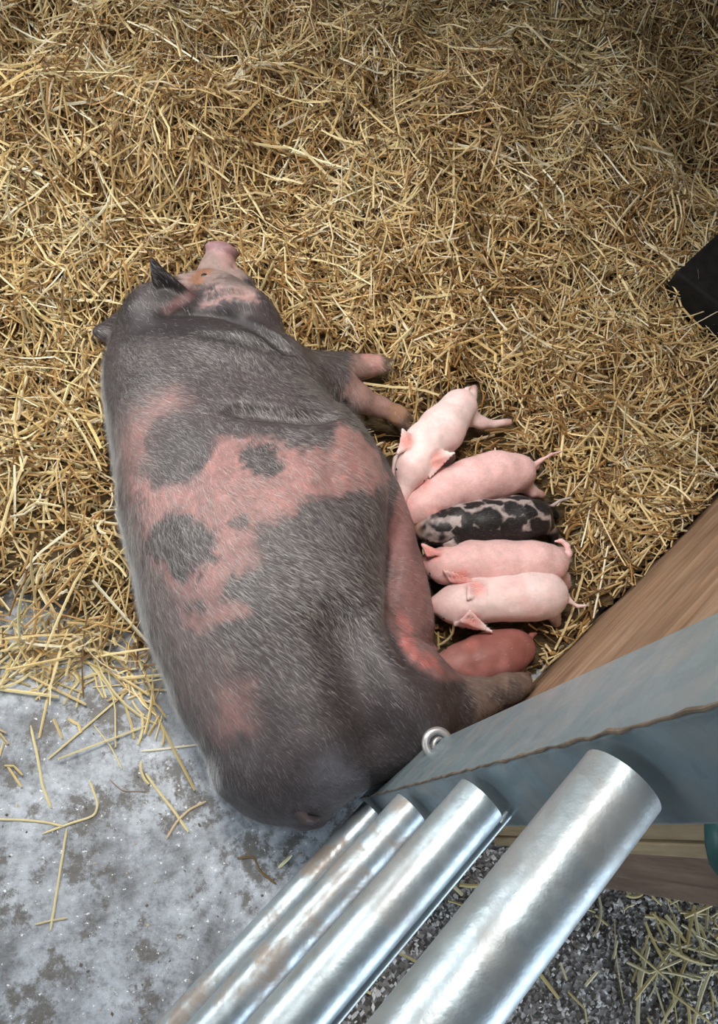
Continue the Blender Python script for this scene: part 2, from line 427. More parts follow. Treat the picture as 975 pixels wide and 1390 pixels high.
# station: left pixel, right pixel, half height, centre height
ST = [((186, 442), (318, 432), .085, .15), ((152, 468), (350, 462), .12, .17), ((141, 510), (382, 503), .155, .175), ((143, 570), (432, 562), .175, .18),
      ((152, 630), (500, 625), .19, .19), ((163, 700), (528, 690), .20, .20), ((181, 775), (533, 770), .205, .205), ((203, 850), (533, 850), .205, .205),
      ((228, 920), (556, 925), .195, .20), ((268, 988), (590, 985), .185, .195), ((296, 1048), (575, 1040), .165, .185), ((332, 1090), (530, 1065), .13, .175), ((374, 1112), (465, 1092), .08, .165)]
rows = []
for L, R, b, zc in ST:
    l = P(*L, zc+.02)[:2]; r = P(*R, zc-.01)[:2]; rows.append((*l, *r, b, zc))
rows = np.array(rows)
C = (rows[:, :2]+rows[:, 2:4])/2
A0 = C[0]-C[-1]; L_ = np.linalg.norm(A0); A0 /= L_; B0 = np.array([A0[1], -A0[0]])     # A0 towards the head, B0 towards the belly
T = (C-C[-1]) @ A0; off = (C-C[-1]) @ B0; hw = np.abs((rows[:, 2:4]-rows[:, :2]) @ B0)/2
o_ = np.argsort(T); T = T[o_]; off = off[o_]; hw = hw[o_]; bb = rows[o_, 4]; zz = rows[o_, 5]
base = C[-1]
# rounded ends
T = np.concatenate([[T[0]-.012], T, [T[-1]+.025]]); off = np.concatenate([[off[0]], off, [off[-1]]])
hw = np.concatenate([[.02], hw, [.02]]); bb = np.concatenate([[.02], bb, [.02]]); zz = np.concatenate([[zz[0]], zz, [zz[-1]]])
Fd = Field((-.52, -.16, -.02), (.66, 1.48, .52), .0065)
sl, X = Fd.box((-.6, -.2, -.02), (.7, 1.5, .52))
q = X[..., 0, :2]-base
tt = q @ A0; uu = q @ B0
o1, h1, b1, z1 = (lerp_tab(tt, T, a) for a in (off, hw, bb, zz))
u = (uu-o1)/np.maximum(h1, .01); v = (X[..., 2]-z1[..., None])/np.maximum(b1, .01)[..., None]
pw = 2.25
kk = (np.abs(u)[..., None]**pw+np.abs(v)**pw)**(1/pw)
d = (kk-1)*np.minimum(h1, b1)[..., None]
ex = np.maximum(np.maximum(T[0]-tt, tt-T[-1]), 0)[..., None]
Fd.F[sl] = np.where(ex > 0, np.maximum(d, 0)+ex, d)
del X, u, v, kk, d
# udder, low along the belly
for px, py, z, r in ((462, 618, .13, .07), (488, 662, .12, .08), (503, 715, .115, .085), (515, 770, .11, .088), (526, 825, .11, .086), (536, 862, .10, .062)):
    c = P(px, py, z); Fd.ell(c, (r, r*1.25, r*1.0), frame((B0[0], B0[1], 0)), k=.035)
for px, py, z in ((496, 604, .15), (530, 668, .1), (553, 712, .09), (568, 756, .08), (577, 800, .09), (584, 850, .09), (588, 882, .1)):   # teats
    c = P(px, py, z); Fd.cone(c-np.array([*B0, 0])*.03, c+np.array([*B0, 0])*.004, .012, .006, k=.014)
# hind quarter: thigh, shank, trotter
Fd.ell(P(402, 1008, .22), (.100, .130, .135), frame((B0[0], B0[1], 0)), k=.07)
Fd.ell(P(522, 962, .23), (.115, .118, .125), frame((.8, -.5, 0)), k=.06)
th = [P(560, 945, .21), P(615, 955, .19), P(650, 948, .17), P(690, 935, .14), P(712, 926, .12)]
Fd.chain(th, [.085, .053, .035, .029, .020], k=.05)
th2 = [P(545, 985, .10), P(600, 985, .07), P(650, 975, .05), P(700, 960, .045)]
Fd.chain(th2, [.06, .04, .035, .028], k=.04)
# shoulder and fore legs
Fd.ell(P(325, 510, .22), (.135, .085, .13), frame((1, .05, 0)), k=.05)
fl1 = [P(385, 520, .2), P(450, 518, .165), P(487, 540, .14), P(515, 552, .12), P(543, 565, .105)]
Fd.chain(fl1, [.085, .050, .031, .021, .018], k=.05)
fl2 = [P(420, 510, .10), P(470, 500, .08), P(498, 497, .075), P(518, 494, .085)]
Fd.chain(fl2, [.06, .034, .024, .018], k=.03)
def trotter(end, prev, r, sp=.012):
    d_ = np.array(end)-np.array(prev); d_ /= np.linalg.norm(d_); sdv = np.cross(d_, [0, 0, 1.]); sdv /= np.linalg.norm(sdv)
    for s_ in (-1, 1):
        c = np.array(end)+sdv*s_*sp; Fd.cone(c-d_*.012, c+d_*.034+np.array([0, 0, -.010]), r, r*.35, k=.0035)
trotter(fl1[-1], fl1[-2], .0135, .0125); trotter(fl2[-1], fl2[-2], .013, .012); trotter(th[-1], th[-2], .014, .013)
# head: neck, skull, jowl, cheek, muzzle and snout
Fd.ell(P(222, 448, .19), (.095, .085, .12), frame((1, .3, 0)), k=.05)
Fd.ell(P(324, 442, .205), (.115, .066, .118), frame((1, -.55, 0)), k=.02)          # jowl
Fd.ell(P(303, 412, .19), (.088, .045, .09), frame((1, -.35, 0)), k=.012)              # fold above the jowl
Fd.ell(P(256, 414, .20), (.080, .055, .085), frame((1, .5, 0)), k=.025)              # forehead / skull
Fd.ell(P(309, 390, .165), (.075, .040, .060), frame((1, -.4, 0)), k=.012)             # cheek
mz = [P(287, 388, .18), P(296, 364, .19), P(300, 347, .20)]
Fd.chain(mz, [.048, .033, .027], k=.02)
sd = mz[2]-mz[1]; sd /= np.linalg.norm(sd)
Fd.ell(mz[2]+sd*.012, (.008, .040, .034), frame(sd), k=.012)
for s_ in (-1, 1): Fd.ell(mz[2]+sd*.028+frame(sd)[:, 1]*s_*.013, (.012, .006, .009), frame(sd), k=.004, sub=True)
Fd.groove([P(312, 362, .21), P(322, 374, .2), P(345, 386, .17)], .012, .006)           # mouth
# ears
def ear(fd, base_a, base_b, tip, th=.006, cup=.012, k=.012):
    a, b_, t_ = (np.array(x, float) for x in (base_a, base_b, tip)); n = np.cross(b_-a, t_-a); n /= np.linalg.norm(n)
    for i in range(9):
        f = i/8; q0 = a+(t_-a)*f; q1 = b_+(t_-b_)*f; mid = (q0+q1)/2+n*cup*(1-f)*1.2; r = th*(1-.35*f)
        # rows of overlapping capsules make the cupped leaf of the ear
        kk_ = k if i == 0 else min(.008, k); fd.cone(q0, mid, r, r, k=kk_); fd.cone(mid, q1, r, r, k=kk_)
ear(Fd, P(212, 420, .27), P(270, 412, .285), P(206, 353, .36), .0075, -.020)
ear(Fd, P(160, 430, .10), P(158, 465, .10), P(131, 450, .11), .012, .006)
Fd.ell(P(147, 449, .11), (.028, .022, .016), None, k=.012)
# folds, laid on the skin of the rough form
V0, Q0 = Fd.mesh(); bvh0 = BVHTree.FromPolygons([tuple(p) for p in V0], [tuple(map(int, q)) for q in Q0])
def G(px, py, z=.2):
    r = ray(px, py); h = bvh0.ray_cast(Vector((0, 0, CAMH)), Vector(r).normalized())
    return np.array(h[0]) if h[0] is not None else P(px, py, z)
Fd.groove([G(208, 426, .32), G(262, 421, .31), G(300, 426, .30), G(350, 445, .27), G(378, 466, .2), G(395, 482, .2)], .042, .012)
Fd.groove([G(250, 450, .33), G(320, 458, .32), G(385, 485, .25)], .009, .010)
Fd.groove([G(262, 412, .27), G(300, 399, .25), G(350, 405, .22)], .018, .0065)
Fd.groove([G(266, 384, .27), G(274, 372, .26), G(286, 368, .25)], .010, .005)
Fd.groove([G(268, 392, .27), G(284, 384, .26), G(296, 376, .25)], .007, .004)
Fd.groove([G(300, 555, .36), G(360, 560, .35), G(410, 566, .3), G(455, 566, .2)], .042, .013)
Fd.groove([G(395, 545, .3), G(440, 552, .25), G(470, 548, .2)], .008, .010)
Fd.groove([G(548, 690, .22), G(538, 735, .26), G(526, 790, .27), G(530, 850, .27), G(556, 900, .24), G(600, 925, .2)], .022, .016)
Fd.groove([G(440, 800, .40), G(470, 880, .39), G(500, 960, .38), G(520, 1060, .34)], .038, .042)

Fd.groove([G(455, 600, .28), G(430, 680, .33)], .006, .03)
# slow unevenness of a fat flank
sl, X = Fd.box((-.6, -.2, -.02), (.7, 1.5, .52)); Fd.F[sl] += ((fbm(X*9+3, 2)-.5)*.016+(noise3(X*34)-.5)*.003).astype(np.float32); del X
V, Q = Fd.mesh(); V = smooth_mesh(V, Q, 2); NRM = vnormals(V, Q)
sowV, sowQ = V, Q
bvh = BVHTree.FromPolygons([tuple(p) for p in V], [tuple(map(int, q)) for q in Q])
def hit(px, py, tree=None, zdef=.2):
    r = ray(px, py); h = (tree or bvh).ray_cast(Vector((0, 0, CAMH)), Vector(r).normalized())
    return np.array(h[0]) if h[0] is not None else P(px, py, zdef)
# ---- skin pattern in the body's own space
def poly_sd(x, y, pts):
    pts = np.array(pts); ins = np.zeros(x.shape, bool); dm = np.full(x.shape, 9.)
    for i in range(len(pts)):
        a = pts[i]; b = pts[(i+1) % len(pts)]
        ab = b-a; t = np.clip(((x-a[0])*ab[0]+(y-a[1])*ab[1])/(ab @ ab), 0, 1)
        dm = np.minimum(dm, np.hypot(x-a[0]-t*ab[0], y-a[1]-t*ab[1]))
        c = ((a[1] > y) != (b[1] > y)) & (x < (b[0]-a[0])*(y-a[1])/(b[1]-a[1]+1e-12)+a[0]); ins ^= c
    return np.where(ins, -dm, dm)
wob = lambda s, a, sd: (fbm(V*s+sd, 3)-.5)*a
xw = V[:, 0]+wob(18, .05, 1); yw = V[:, 1]+wob(18, .05, 9)
def region(px, zd=None): return poly_sd(xw, yw, [(hit(*p) if zd is None else P(*p, zd))[:2] for p in px])
def sstep(d, w): t = np.clip(.5-d/(2*w), 0, 1); return t*t*(3-2*t)
fine = (fbm(V*140, 2)-.5)
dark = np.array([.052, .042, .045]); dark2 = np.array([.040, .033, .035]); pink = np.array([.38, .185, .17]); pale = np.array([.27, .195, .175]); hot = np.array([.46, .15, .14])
Cc = np.tile(dark, (len(V), 1))
def over(mask, c):
    global Cc
    Cc = Cc*(1-mask[:, None])+np.asarray(c)*mask[:, None]
over(np.clip(fbm(V*14+5, 3)*1.6-.5, 0, 1)*.6, dark2)
soft = lambda px, wd=.03, st=1., zd=None: sstep(region(px, zd)+fine*.03, wd)*st
over(soft([(150, 600), (165, 700), (190, 790), (215, 860), (235, 930), (270, 1000), (340, 985), (330, 930), (290, 880), (270, 850), (235, 790), (200, 740), (190, 660), (235, 560), (215, 530), (170, 560)], .05, .55), pale)
over(soft([(165, 600), (180, 640), (215, 600), (250, 545), (235, 525), (195, 555)], .03, .6), pink)
over(soft([(285, 596), (330, 598), (400, 608), (440, 614), (458, 572), (500, 600), (535, 655), (505, 668), (455, 668), (405, 690), (352, 715), (347, 765), (305, 775), (298, 805), (335, 832), (285, 852), (255, 855), (235, 800), (205, 780), (185, 720), (180, 650), (215, 660), (250, 655), (275, 620)], .012, .92), pink)
over(soft([(300, 930), (345, 925), (340, 985), (295, 985)], .03, .6), pink)
for (cx, cy, rx, ry, s_) in ((352, 628, 36, 23, 1), (245, 740, 48, 40, 1), (252, 768, 26, 20, 1), (323, 707, 15, 11, .9), (262, 825, 13, 9, .9), (192, 745, 12, 40, .6), (180, 690, 20, 22, .6), (235, 600, 40, 38, .8)):
    pts = [(cx+rx*math.cos(a), cy+ry*math.sin(a)) for a in np.linspace(0, 2*math.pi, 14)[:-1]]
    over(soft(pts, .010, s_), dark2*1.05)
over((sstep(.47-fbm(V*42+8, 3), .05)*.28), dark*1.5)
und = np.clip(sstep(poly_sd(V[:, 0]+wob(20, .02, 2), V[:, 1], [hit(*p)[:2] for p in ((541, 670), (531, 720), (524, 790), (528, 850), (556, 900), (600, 925))]+[P(*p, .08)[:2] for p in ((640, 930), (640, 800), (600, 690), (560, 640))]), .008), 0, 1)
over(und*.9, np.array([.27, .135, .13]))
over(und*soft([(540, 828), (556, 852), (570, 880), (592, 895), (598, 912), (570, 902), (545, 870)], .006), hot)
over(und*np.clip(fbm(V*30+2, 3)*2.4-1.3, 0, 1)*.6, dark*1.4)
# head colours
hoofs = [(fl1[-1], fl1[-2]), (fl2[-1], fl2[-2]), (th[-1], th[-2])]
over(soft([(150, 420), (200, 425), (265, 418), (330, 425), (385, 462), (392, 488), (330, 478), (250, 462), (165, 470)], .02, .85), dark2*.62)  # dark neck skin, painted darker still to add shade in the jowl crease
over(soft([(275, 330), (322, 335), (350, 395), (325, 398), (300, 392), (270, 392), (225, 392), (240, 372)], .012, .8), np.array([.34, .245, .22]))
over(soft([(280, 330), (322, 335), (322, 365), (300, 360)], .008, .8), np.array([.42, .25, .24]))
over(soft([(268, 405), (300, 391), (350, 398), (345, 408), (300, 404), (275, 413)], .008, .8), np.array([.40, .24, .22]))
over(soft([(296, 378), (330, 378), (345, 392), (310, 388)], .01, .6), dark*1.6)
over(soft([(258, 376), (276, 364), (292, 368), (284, 380), (276, 393), (262, 392)], .006, .85), np.array([.27, .125, .065]))
over(soft([(208, 350), (265, 408), (215, 420), (203, 380)], .006, .9), np.array([.035, .028, .028]))
dsc = (V-mz[2]) @ sd; rad_ = np.linalg.norm((V-mz[2])-dsc[:, None]*sd, axis=1); over(np.clip(1.4-np.abs(rad_-.033)/.006, 0, 1)*(np.abs(dsc-.010) < .012), np.array([.27, .15, .16]))
eb_ = (P(212, 420, .27)+P(270, 412, .285))/2; et_ = P(206, 353, .36); ax_ = et_-eb_; tt_ = ((V-eb_) @ ax_)/(ax_ @ ax_)
ed_ = np.linalg.norm(V-eb_-np.clip(tt_, 0, 1)[:, None]*ax_, axis=1); over(np.clip((.046*(1.05-np.clip(tt_, 0, 1))+.008-ed_)/.006, 0, 1)*np.clip((tt_-.22)/.1, 0, 1), np.array([.022, .018, .019]))
over(np.clip((.048-ed_)/.008, 0, 1)*np.clip((tt_-.02)/.06, 0, 1)*np.clip((.25-tt_)/.08, 0, 1)*.7, np.array([.16, .08, .08]))
# legs
over(soft([(468, 515), (480, 480), (560, 460), (600, 560), (560, 600), (500, 590), (462, 555)], .02, .85, .12), np.array([.34, .20, .17]))
over(soft([(495, 495), (500, 470), (560, 470), (545, 515), (505, 510)], .008, .8, .08), np.array([.50, .26, .23]))
over(soft([(522, 560), (540, 530), (580, 560), (545, 600)], .006, .8, .11), np.array([.30, .17, .10]))
over(soft([(622, 930), (670, 890), (740, 880), (750, 960), (640, 990)], .02, .8, .15), np.array([.24, .165, .13]))
over(soft([(655, 950), (690, 925), (712, 940), (680, 975)], .01, .8, .14), dark)
for e_, p_ in hoofs:
    dd_ = (e_-p_)/np.linalg.norm(e_-p_); q_ = V-(e_+dd_*.024); over(np.clip(2.2-np.linalg.norm(q_, axis=1)/.018, 0, 1)*np.clip(((V-e_) @ dd_)/.006+.3, 0, 1), np.array([.17, .105, .065]))
over(soft([(400, 1098), (445, 1098), (445, 1118), (400, 1118)], .006, .9), np.array([.03, .018, .018]))  # shade of the hollow under the tail, painted into the skin
Cc *= (1+fine*.35)[:, None]
sow = empty('sow', (0, .65, 0)); tag(sow, 'large grey and pink mottled sow lying on her side nursing piglets', 'pig')
Cc = np.clip(Cc, .01, .9)
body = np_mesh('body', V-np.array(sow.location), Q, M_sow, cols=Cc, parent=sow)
# eye, half closed
ep = hit(277, 374); m = MB()
m.tube([ep+np.array([0, 0, -.004])+(MC @ np.array([0, 0, -1.]))*a for a in (-.006, -.003, 0, .003, .005)], [.003, .007, .008, .006, .001], 20); m.build('eye', M_eye, sow, smooth=True)
# tail
tb = hit(405, 1108, zdef=.25)
m = MB(); pth = [tb+np.array(x) for x in ((0, .03, -.01), (.0, .008, .008), (.010, -.004, .006), (.022, -.006, -.006), (.032, -.002, -.022), (.036, .004, -.04))]
m.tube(pth, [.011, .010, .008, .007, .005, .003], 16); m.build('tail', M_sow, sow, smooth=True)
to = sow.children[-1]; a = to.data.color_attributes.new('tint', 'FLOAT_COLOR', 'POINT'); a.data.foreach_set('color', np.tile([.06, .045, .045, 1], len(to.data.vertices)).astype(np.float32))

def make_hair(name, V, Q, Nn, count, lenf, flowf, colf, parent, wid=.0005, lift=.35, wfun=None, loc=(0, 0, 0)):
    c4 = V[Q]; area_ = .5*np.linalg.norm(np.cross(c4[:, 2]-c4[:, 0], c4[:, 3]-c4[:, 1]), axis=1)
    cen = c4.mean(1); wgt = area_.copy()
    if wfun is not None: wgt = wgt*wfun(cen, Nn[Q[:, 0]])
    wgt = np.nan_to_num(wgt); wgt = np.maximum(wgt, 0); wgt /= wgt.sum(); i = rng.choice(len(Q), count, p=wgt)
    r1, r2 = rng.random((2, count, 1))
    p = (c4[i, 0]*(1-r1)+c4[i, 1]*r1)*(1-r2)+(c4[i, 3]*(1-r1)+c4[i, 2]*r1)*r2
    n = Nn[Q[i, 0]]
    f = flowf(p); f = f+rng.normal(0, .22, f.shape); f -= n*(f*n).sum(1)[:, None]; f /= np.linalg.norm(f, axis=1)[:, None]+1e-9
    L = (lenf(p, n)*rng.uniform(.6, 1.25, count))[:, None]
    side = np.cross(f, n); lf = (lift*rng.uniform(.5, 1.5, (count, 1)))
    p0 = p-n*.001; p1 = p+(f*.5+n*lf*.6)*L; p2 = p+(f*1.0+n*lf*.8)*L
    w1 = side*wid*.5
    Vh = np.stack([p0-w1, p0+w1, p1-w1*.8, p1+w1*.8, p2-w1*.2, p2+w1*.2], 1).reshape(-1, 3)
    b = np.arange(count)[:, None]*6
    Fh = np.concatenate([b+[0, 1, 3, 2], b+[2, 3, 5, 4]])
    col = np.repeat(colf(p, n, count), 6, 0)
    return np_mesh(name, Vh-np.array(loc), Fh, M_hair, cols=col, parent=parent)
def sow_flow(p):
    s = np.clip((p[:, 0]*B0[0]+(p[:, 1]-.6)*B0[1])/.3, -1, 1)
    f = np.zeros_like(p); ax = -np.array([*A0, 0]); bx = np.array([*B0, 0])
    sw = fbm(p*6+2, 2)-.5
    f += ax*(.9+sw[:, None]*.4)+bx*(.55+sw[:, None]*2.2)+np.array([0, 0, -.15]); return f
def wf(c, n):
    rump = np.clip((c[:, 1]-.05)/.3, .35, 1); w = np.where(n[:, 2] > -.35, 1., .05)*rump
    w = w*(.5+1.0*fbm(c*10, 2)); b = (c[:, :2]-base) @ B0
    w = w*np.where((n @ np.array([*B0, 0])) < -.25, 1.3, 1.)*np.where((n @ np.array([*B0, 0])) < -.93, 3.0, 1.)
    for px, z, r, am in (((560, 760), .12, .11, .97), ((545, 680), .12, .09, .9), ((570, 860), .12, .10, .97), ((300, 360), .2, .13, .95), ((235, 385), .3, .09, .93), ((345, 450), .28, .09, .97), ((300, 440), .3, .09, .97), ((245, 435), .3, .09, .95), ((190, 440), .28, .07, .9), ((520, 540), .12, .13, .9), ((680, 935), .12, .13, .85), ((560, 950), .3, .15, .85), ((480, 1000), .3, .14, .75), ((400, 1040), .3, .14, .7), ((545, 720), .2, .09, .95), ((555, 800), .2, .08, .95)):
        q = P(*px, z); w = w*(1-am*np.clip(1.6-1.6*np.linalg.norm(c-q, axis=1)/r, 0, 1))
    return w
hl = lambda p, n: .016+.014*np.clip(-(n @ np.array([*B0, 0])), 0, 1)-.010*np.clip((.25-p[:, 1])/.3, 0, 1)
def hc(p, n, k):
    v = .12+.62*rng.random((k, 1))**1.7; back = np.clip(-(n @ np.array([*B0, 0]))*7-5.9, 0, 1)[:, None]  # hair whitened along the back edge: rim light put into its colour
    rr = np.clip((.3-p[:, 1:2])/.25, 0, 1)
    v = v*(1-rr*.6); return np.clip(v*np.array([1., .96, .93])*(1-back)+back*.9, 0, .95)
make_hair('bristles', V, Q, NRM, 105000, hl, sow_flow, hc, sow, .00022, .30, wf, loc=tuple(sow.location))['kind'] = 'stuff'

def wf2(c, n): return np.where(n[:, 2] > -.2, 1., .05)*np.clip((.62-c[:, 1])/.35, 0, 1)
make_hair('short_coat', sowV, sowQ, NRM, 26000, lambda p, n: np.full(len(p), .011), sow_flow, lambda p, n, k: (.03+.16*rng.random((k, 1))**1.5)*np.array([1., .93, .93]), sow, .0003, .22, wf2, loc=tuple(sow.location))['kind'] = 'stuff'

# ------------------------------------------------------------------ piglets
foot = []      # (points, radii) used to keep straw off the animals
def piglet(label, body_pts, rads, nose, ears, tail, legs, colour, pattern=None, ear_col=None, headr=.036):
    pts = [P(*p) for p in body_pts]; nz = P(*nose); tl = [P(*p) for p in tail]; lg = [[P(*p) for p in l] for l in legs]
    allp = np.array(pts+[nz]+tl+[x for l in lg for x in l]+[P(*p) for e in ears for p in e])
    f = Field(allp.min(0)-.07, allp.max(0)+.07, .0029)
    f.chain(pts, rads, k=.02, kin=.03)
    # head: skull then a tapering muzzle and a snout pad
    h = pts[0]; hd = nz-h; L = np.linalg.norm(hd); hd /= L
    f.ell(h, (headr*1.25, headr, headr), frame(hd), k=.02)
    f.cone(h+hd*.01, nz-hd*.012, headr*.8, .0155, k=.02); f.ell(nz-hd*.006, (.006, .0165, .0145), frame(hd), k=.005)
    for s_ in (-1, 1): f.ell(nz+frame(hd)[:, 1]*s_*.006, (.005, .0027, .004), frame(hd), k=.002, sub=True)
    for a_, b_, c_ in ears:
        ma = (P(*a_)+P(*b_))/2; pa, pb = ma+(P(*a_)-ma)*1.7, ma+(P(*b_)-ma)*1.7; ear(f, pa, pb, ma+(P(*c_)-ma)*1.3, .0036, .007, .004)
    for l in lg:
        r = [.024, .014, .0095, .009][:len(l)] if len(l) > 2 else [.02, .01]
        f.chain(l, r, k=.014, kin=.006)
    f.chain(tl, list(np.linspace(.0065, .003, len(tl))), k=.008, kin=.004)
    sl, X = f.box(f.lo, f.lo+f.n*f.h); f.F[sl] += ((fbm(X*28+nz[0]*50, 2)-.5)*.006).astype(np.float32)
    V, Q = f.mesh(); V = smooth_mesh(V, Q, 2); Nn = vnormals(V, Q)
    tree = BVHTree.FromPolygons([tuple(p) for p in V], [tuple(map(int, q)) for q in Q])
    col = np.tile(np.array(colour, float), (len(V), 1))
    col *= (.92+.16*fbm(V*30, 2))[:, None]
    dn = np.linalg.norm(V-nz, axis=1); m = np.clip(1-dn/.035, 0, 1)[:, None]; snc = np.array([.62, .26, .24]) if not pattern else np.array([.40, .22, .16]); col = col*(1-m)+snc*m
    if not pattern:
        m = np.clip(1.3-np.linalg.norm((V-(h+hd*.01)), axis=1)/(headr*1.25), 0, 1)[:, None]*.55; col = col*(1-m)+np.array([.76, .42, .39])*m
        m = (np.clip(fbm(V*22+nz*9, 2)*3-1.6, 0, 1)*.35)[:, None]; col = col*(1-m)+np.array([.78, .36, .34])*m
    for e in ears:
        t_ = P(*e[2]); c_ = (P(*e[0])+P(*e[1])+t_*1.4)/3.4; m = np.clip(1.7-np.linalg.norm(V-c_, axis=1)/.017, 0, 1)[:, None]*.85
        col = col*(1-m)+np.array(ear_col or (.72, .27, .24))*m
    for l in lg:
        t_ = l[-1]; m = np.clip(1.4-np.linalg.norm(V-t_, axis=1)/.02, 0, 1)[:, None]*.8; col = col*(1-m)+np.array([.50, .24, .19])*m
    if pattern: col = pattern(V, col)
    c0 = np.mean(pts, 0); root = empty('piglet', (c0[0], c0[1], 0)); tag(root, label, 'piglet')
    np_mesh('body', V-np.array(root.location), Q, M_pig, cols=np.clip(col, .008, .9), parent=root)
    ax = pts[-1]-pts[0]; ax /= np.linalg.norm(ax)
    dk = pattern is not None
    make_hair('fine_hair', V, Q, Nn, 60 if colour[0] < .45 else 5000, lambda p, n: np.full(len(p), .007), lambda p: np.tile(ax, (len(p), 1)),
              lambda p, n, k: (rng.uniform(.01, .16, (k, 1)) if dk else rng.uniform(.7, .92, (k, 1)))*np.array([1, .94, .9]), root, .0003, .25, lambda c, n: np.where(n[:, 2] > -.2, 1., .01), loc=tuple(root.location))['kind'] = 'stuff'
    # eyes on both sides of the head
    fr = frame(hd)
    for s_ in (-1, 1):
        q_ = h+hd*headr*.75+fr[:, 1]*s_*headr+fr[:, 2]*headr*.35
        hh = tree.find_nearest(Vector(q_)); e_ = np.array(hh[0]); nn = np.array(hh[1])
        mb = MB(); mb.tube([e_+nn*a for a in (-.003, -.001, .0004, .001)], [.001, .0032, .0028, .0008], 12); mb.build('eye', M_eye, root, smooth=True)
    foot.append((np.array(pts+[nz]), list(rads)+[.02])); foot.append((np.array(tl), [.006]*len(tl)))
    for l in lg: foot.append((np.array(l), [.02]*len(l)))
    return root
PK = (.76, .48, .47); PK2 = (.83, .65, .64)
piglet('pale pink piglet at the top of the row, hind legs stretched toward the straw',
       [(562, 632, .125), (577, 604, .13), (600, 583, .115), (624, 553, .095)], [.036, .042, .048, .044], (542, 682, .10),
       [((546, 612, .155), (562, 602, .155), (548, 588, .17)), ((583, 617, .15), (584, 640, .14), (609, 618, .16))],
       [(632, 540, .11), (634, 528, .12), (641, 524, .118)],
       [[(630, 565, .085), (655, 574, .07), (672, 576, .06), (691, 573, .05)], [(622, 548, .07), (640, 540, .05), (644, 527, .045)], [(560, 612, .09), (542, 625, .06), (536, 650, .05)], [(600, 605, .09), (610, 620, .05), (600, 640, .035)]], PK2)
piglet('plain pink piglet second from top, head pushed under its neighbour at the belly',
       [(572, 687, .085), (600, 668, .095), (640, 654, .095), (675, 644, .09), (700, 642, .085)], [.036, .044, .048, .049, .045], (552, 706, .075),
       [((568, 670, .115), (578, 664, .115), (585, 655, .10)), ((585, 690, .11), (588, 700, .10), (603, 702, .09))],
       [(722, 634, .09), (735, 625, .095), (748, 617, .10), (762, 613, .10)],
       [[(705, 652, .07), (722, 668, .045), (735, 672, .03)], [(695, 636, .07), (715, 630, .04), (728, 634, .03)], [(610, 680, .07), (612, 695, .04), (600, 700, .03)], [(600, 655, .07), (590, 650, .04), (580, 652, .03)]], PK)
def spots(V, col):
    c = (V-V.mean(0)); n = fbm(V*34+4, 2); cell = noise3(V*48+9)
    rr = rng.random
    blk = np.array([.012, .011, .012]); wht = np.array([.52, .42, .40])
    top = np.clip((V[:, 2]-.085)/.02, 0, 1); m = sstep(.51-np.maximum(n, .0)-.13*(1-top)+(cell-.5)*.28-.0, .03)
    m = sstep(n+(cell-.5)*.45+(top-1)*.12-.515, .02); m = 1-m
    return wht*m[:, None]*1.+blk*(1-m[:, None])
def spotted(V, col):
    m_nose = np.clip(1.2-np.linalg.norm(V-P(566, 716, .07), axis=1)/.03, 0, 1)[:, None]
    # black rosettes on a whitish back, black flanks, mixed face
    seeds = [(585, 742, 15, 8), (600, 722, 9, 6), (612, 700, 15, 8), (630, 716, 9, 13), (655, 712, 19, 12), (690, 700, 14, 10), (710, 703, 10, 10), (688, 722, 15, 9), (735, 690, 17, 14), (730, 720, 18, 9), (665, 690, 12, 6), (640, 692, 12, 6), (700, 682, 22, 5), (660, 732, 34, 8), (720, 735, 34, 8), (700, 716, 8, 6), (752, 700, 9, 16), (598, 705, 6, 4), (738, 672, 15, 6), (640, 738, 20, 9), (620, 730, 10, 7)]
    d = np.full(len(V), 9.); w_ = V[:, :2]+np.stack([fbm(V*60, 2)-.5, fbm(V*60+7, 2)-.5], 1)*.022
    for a, b_, rx, ry in seeds:
        c = P(a, b_, .10)[:2]; q = (w_-c); sc = .00165; d = np.minimum(d, np.sqrt((q[:, 0]/(rx*sc))**2+(q[:, 1]/(ry*sc*1.05))**2)-1)
    d -= .12; m = sstep(d, .14); hdm = np.clip(1.5-np.linalg.norm(V-P(590, 717, .08), axis=1)/.045, 0, 1); m = np.clip(m+hdm*(fbm(V*75, 2)*4-1.35), 0, 1); low = np.clip((.075-V[:, 2])/.015, 0, 1); m = np.maximum(m, low)
    c = np.array([.44, .37, .36])*(1-m[:, None])+np.array([.012, .011, .012])*m[:, None]
    br = np.clip(fbm(V*40+3, 2)*3-1.6, 0, 1)[:, None]*(1-m[:, None])*.5; c = c*(1-br)+np.array([.32, .17, .11])*br
    return c*(1-m_nose)+np.array([.48, .27, .17])*m_nose
piglet('black and white spotted piglet in the middle of the row',
       [(596, 717, .085), (625, 712, .09), (660, 709, .09), (700, 705, .09), (726, 703, .085)], [.032, .040, .045, .046, .042], (566, 719, .07),
       [((612, 702, .11), (604, 696, .11), (618, 690, .115)), ((615, 732, .115), (604, 738, .11), (626, 748, .10))],
       [(748, 688, .085), (760, 680, .09), (776, 675, .09)],
       [[(735, 712, .07), (750, 722, .045), (752, 736, .03)], [(730, 695, .07), (745, 690, .04), (755, 700, .03)], [(625, 722, .07), (620, 735, .04), (612, 745, .03)], [(625, 700, .07), (615, 695, .04), (606, 700, .03)]], (.5, .4, .4), pattern=spotted, ear_col=(.05, .04, .04))
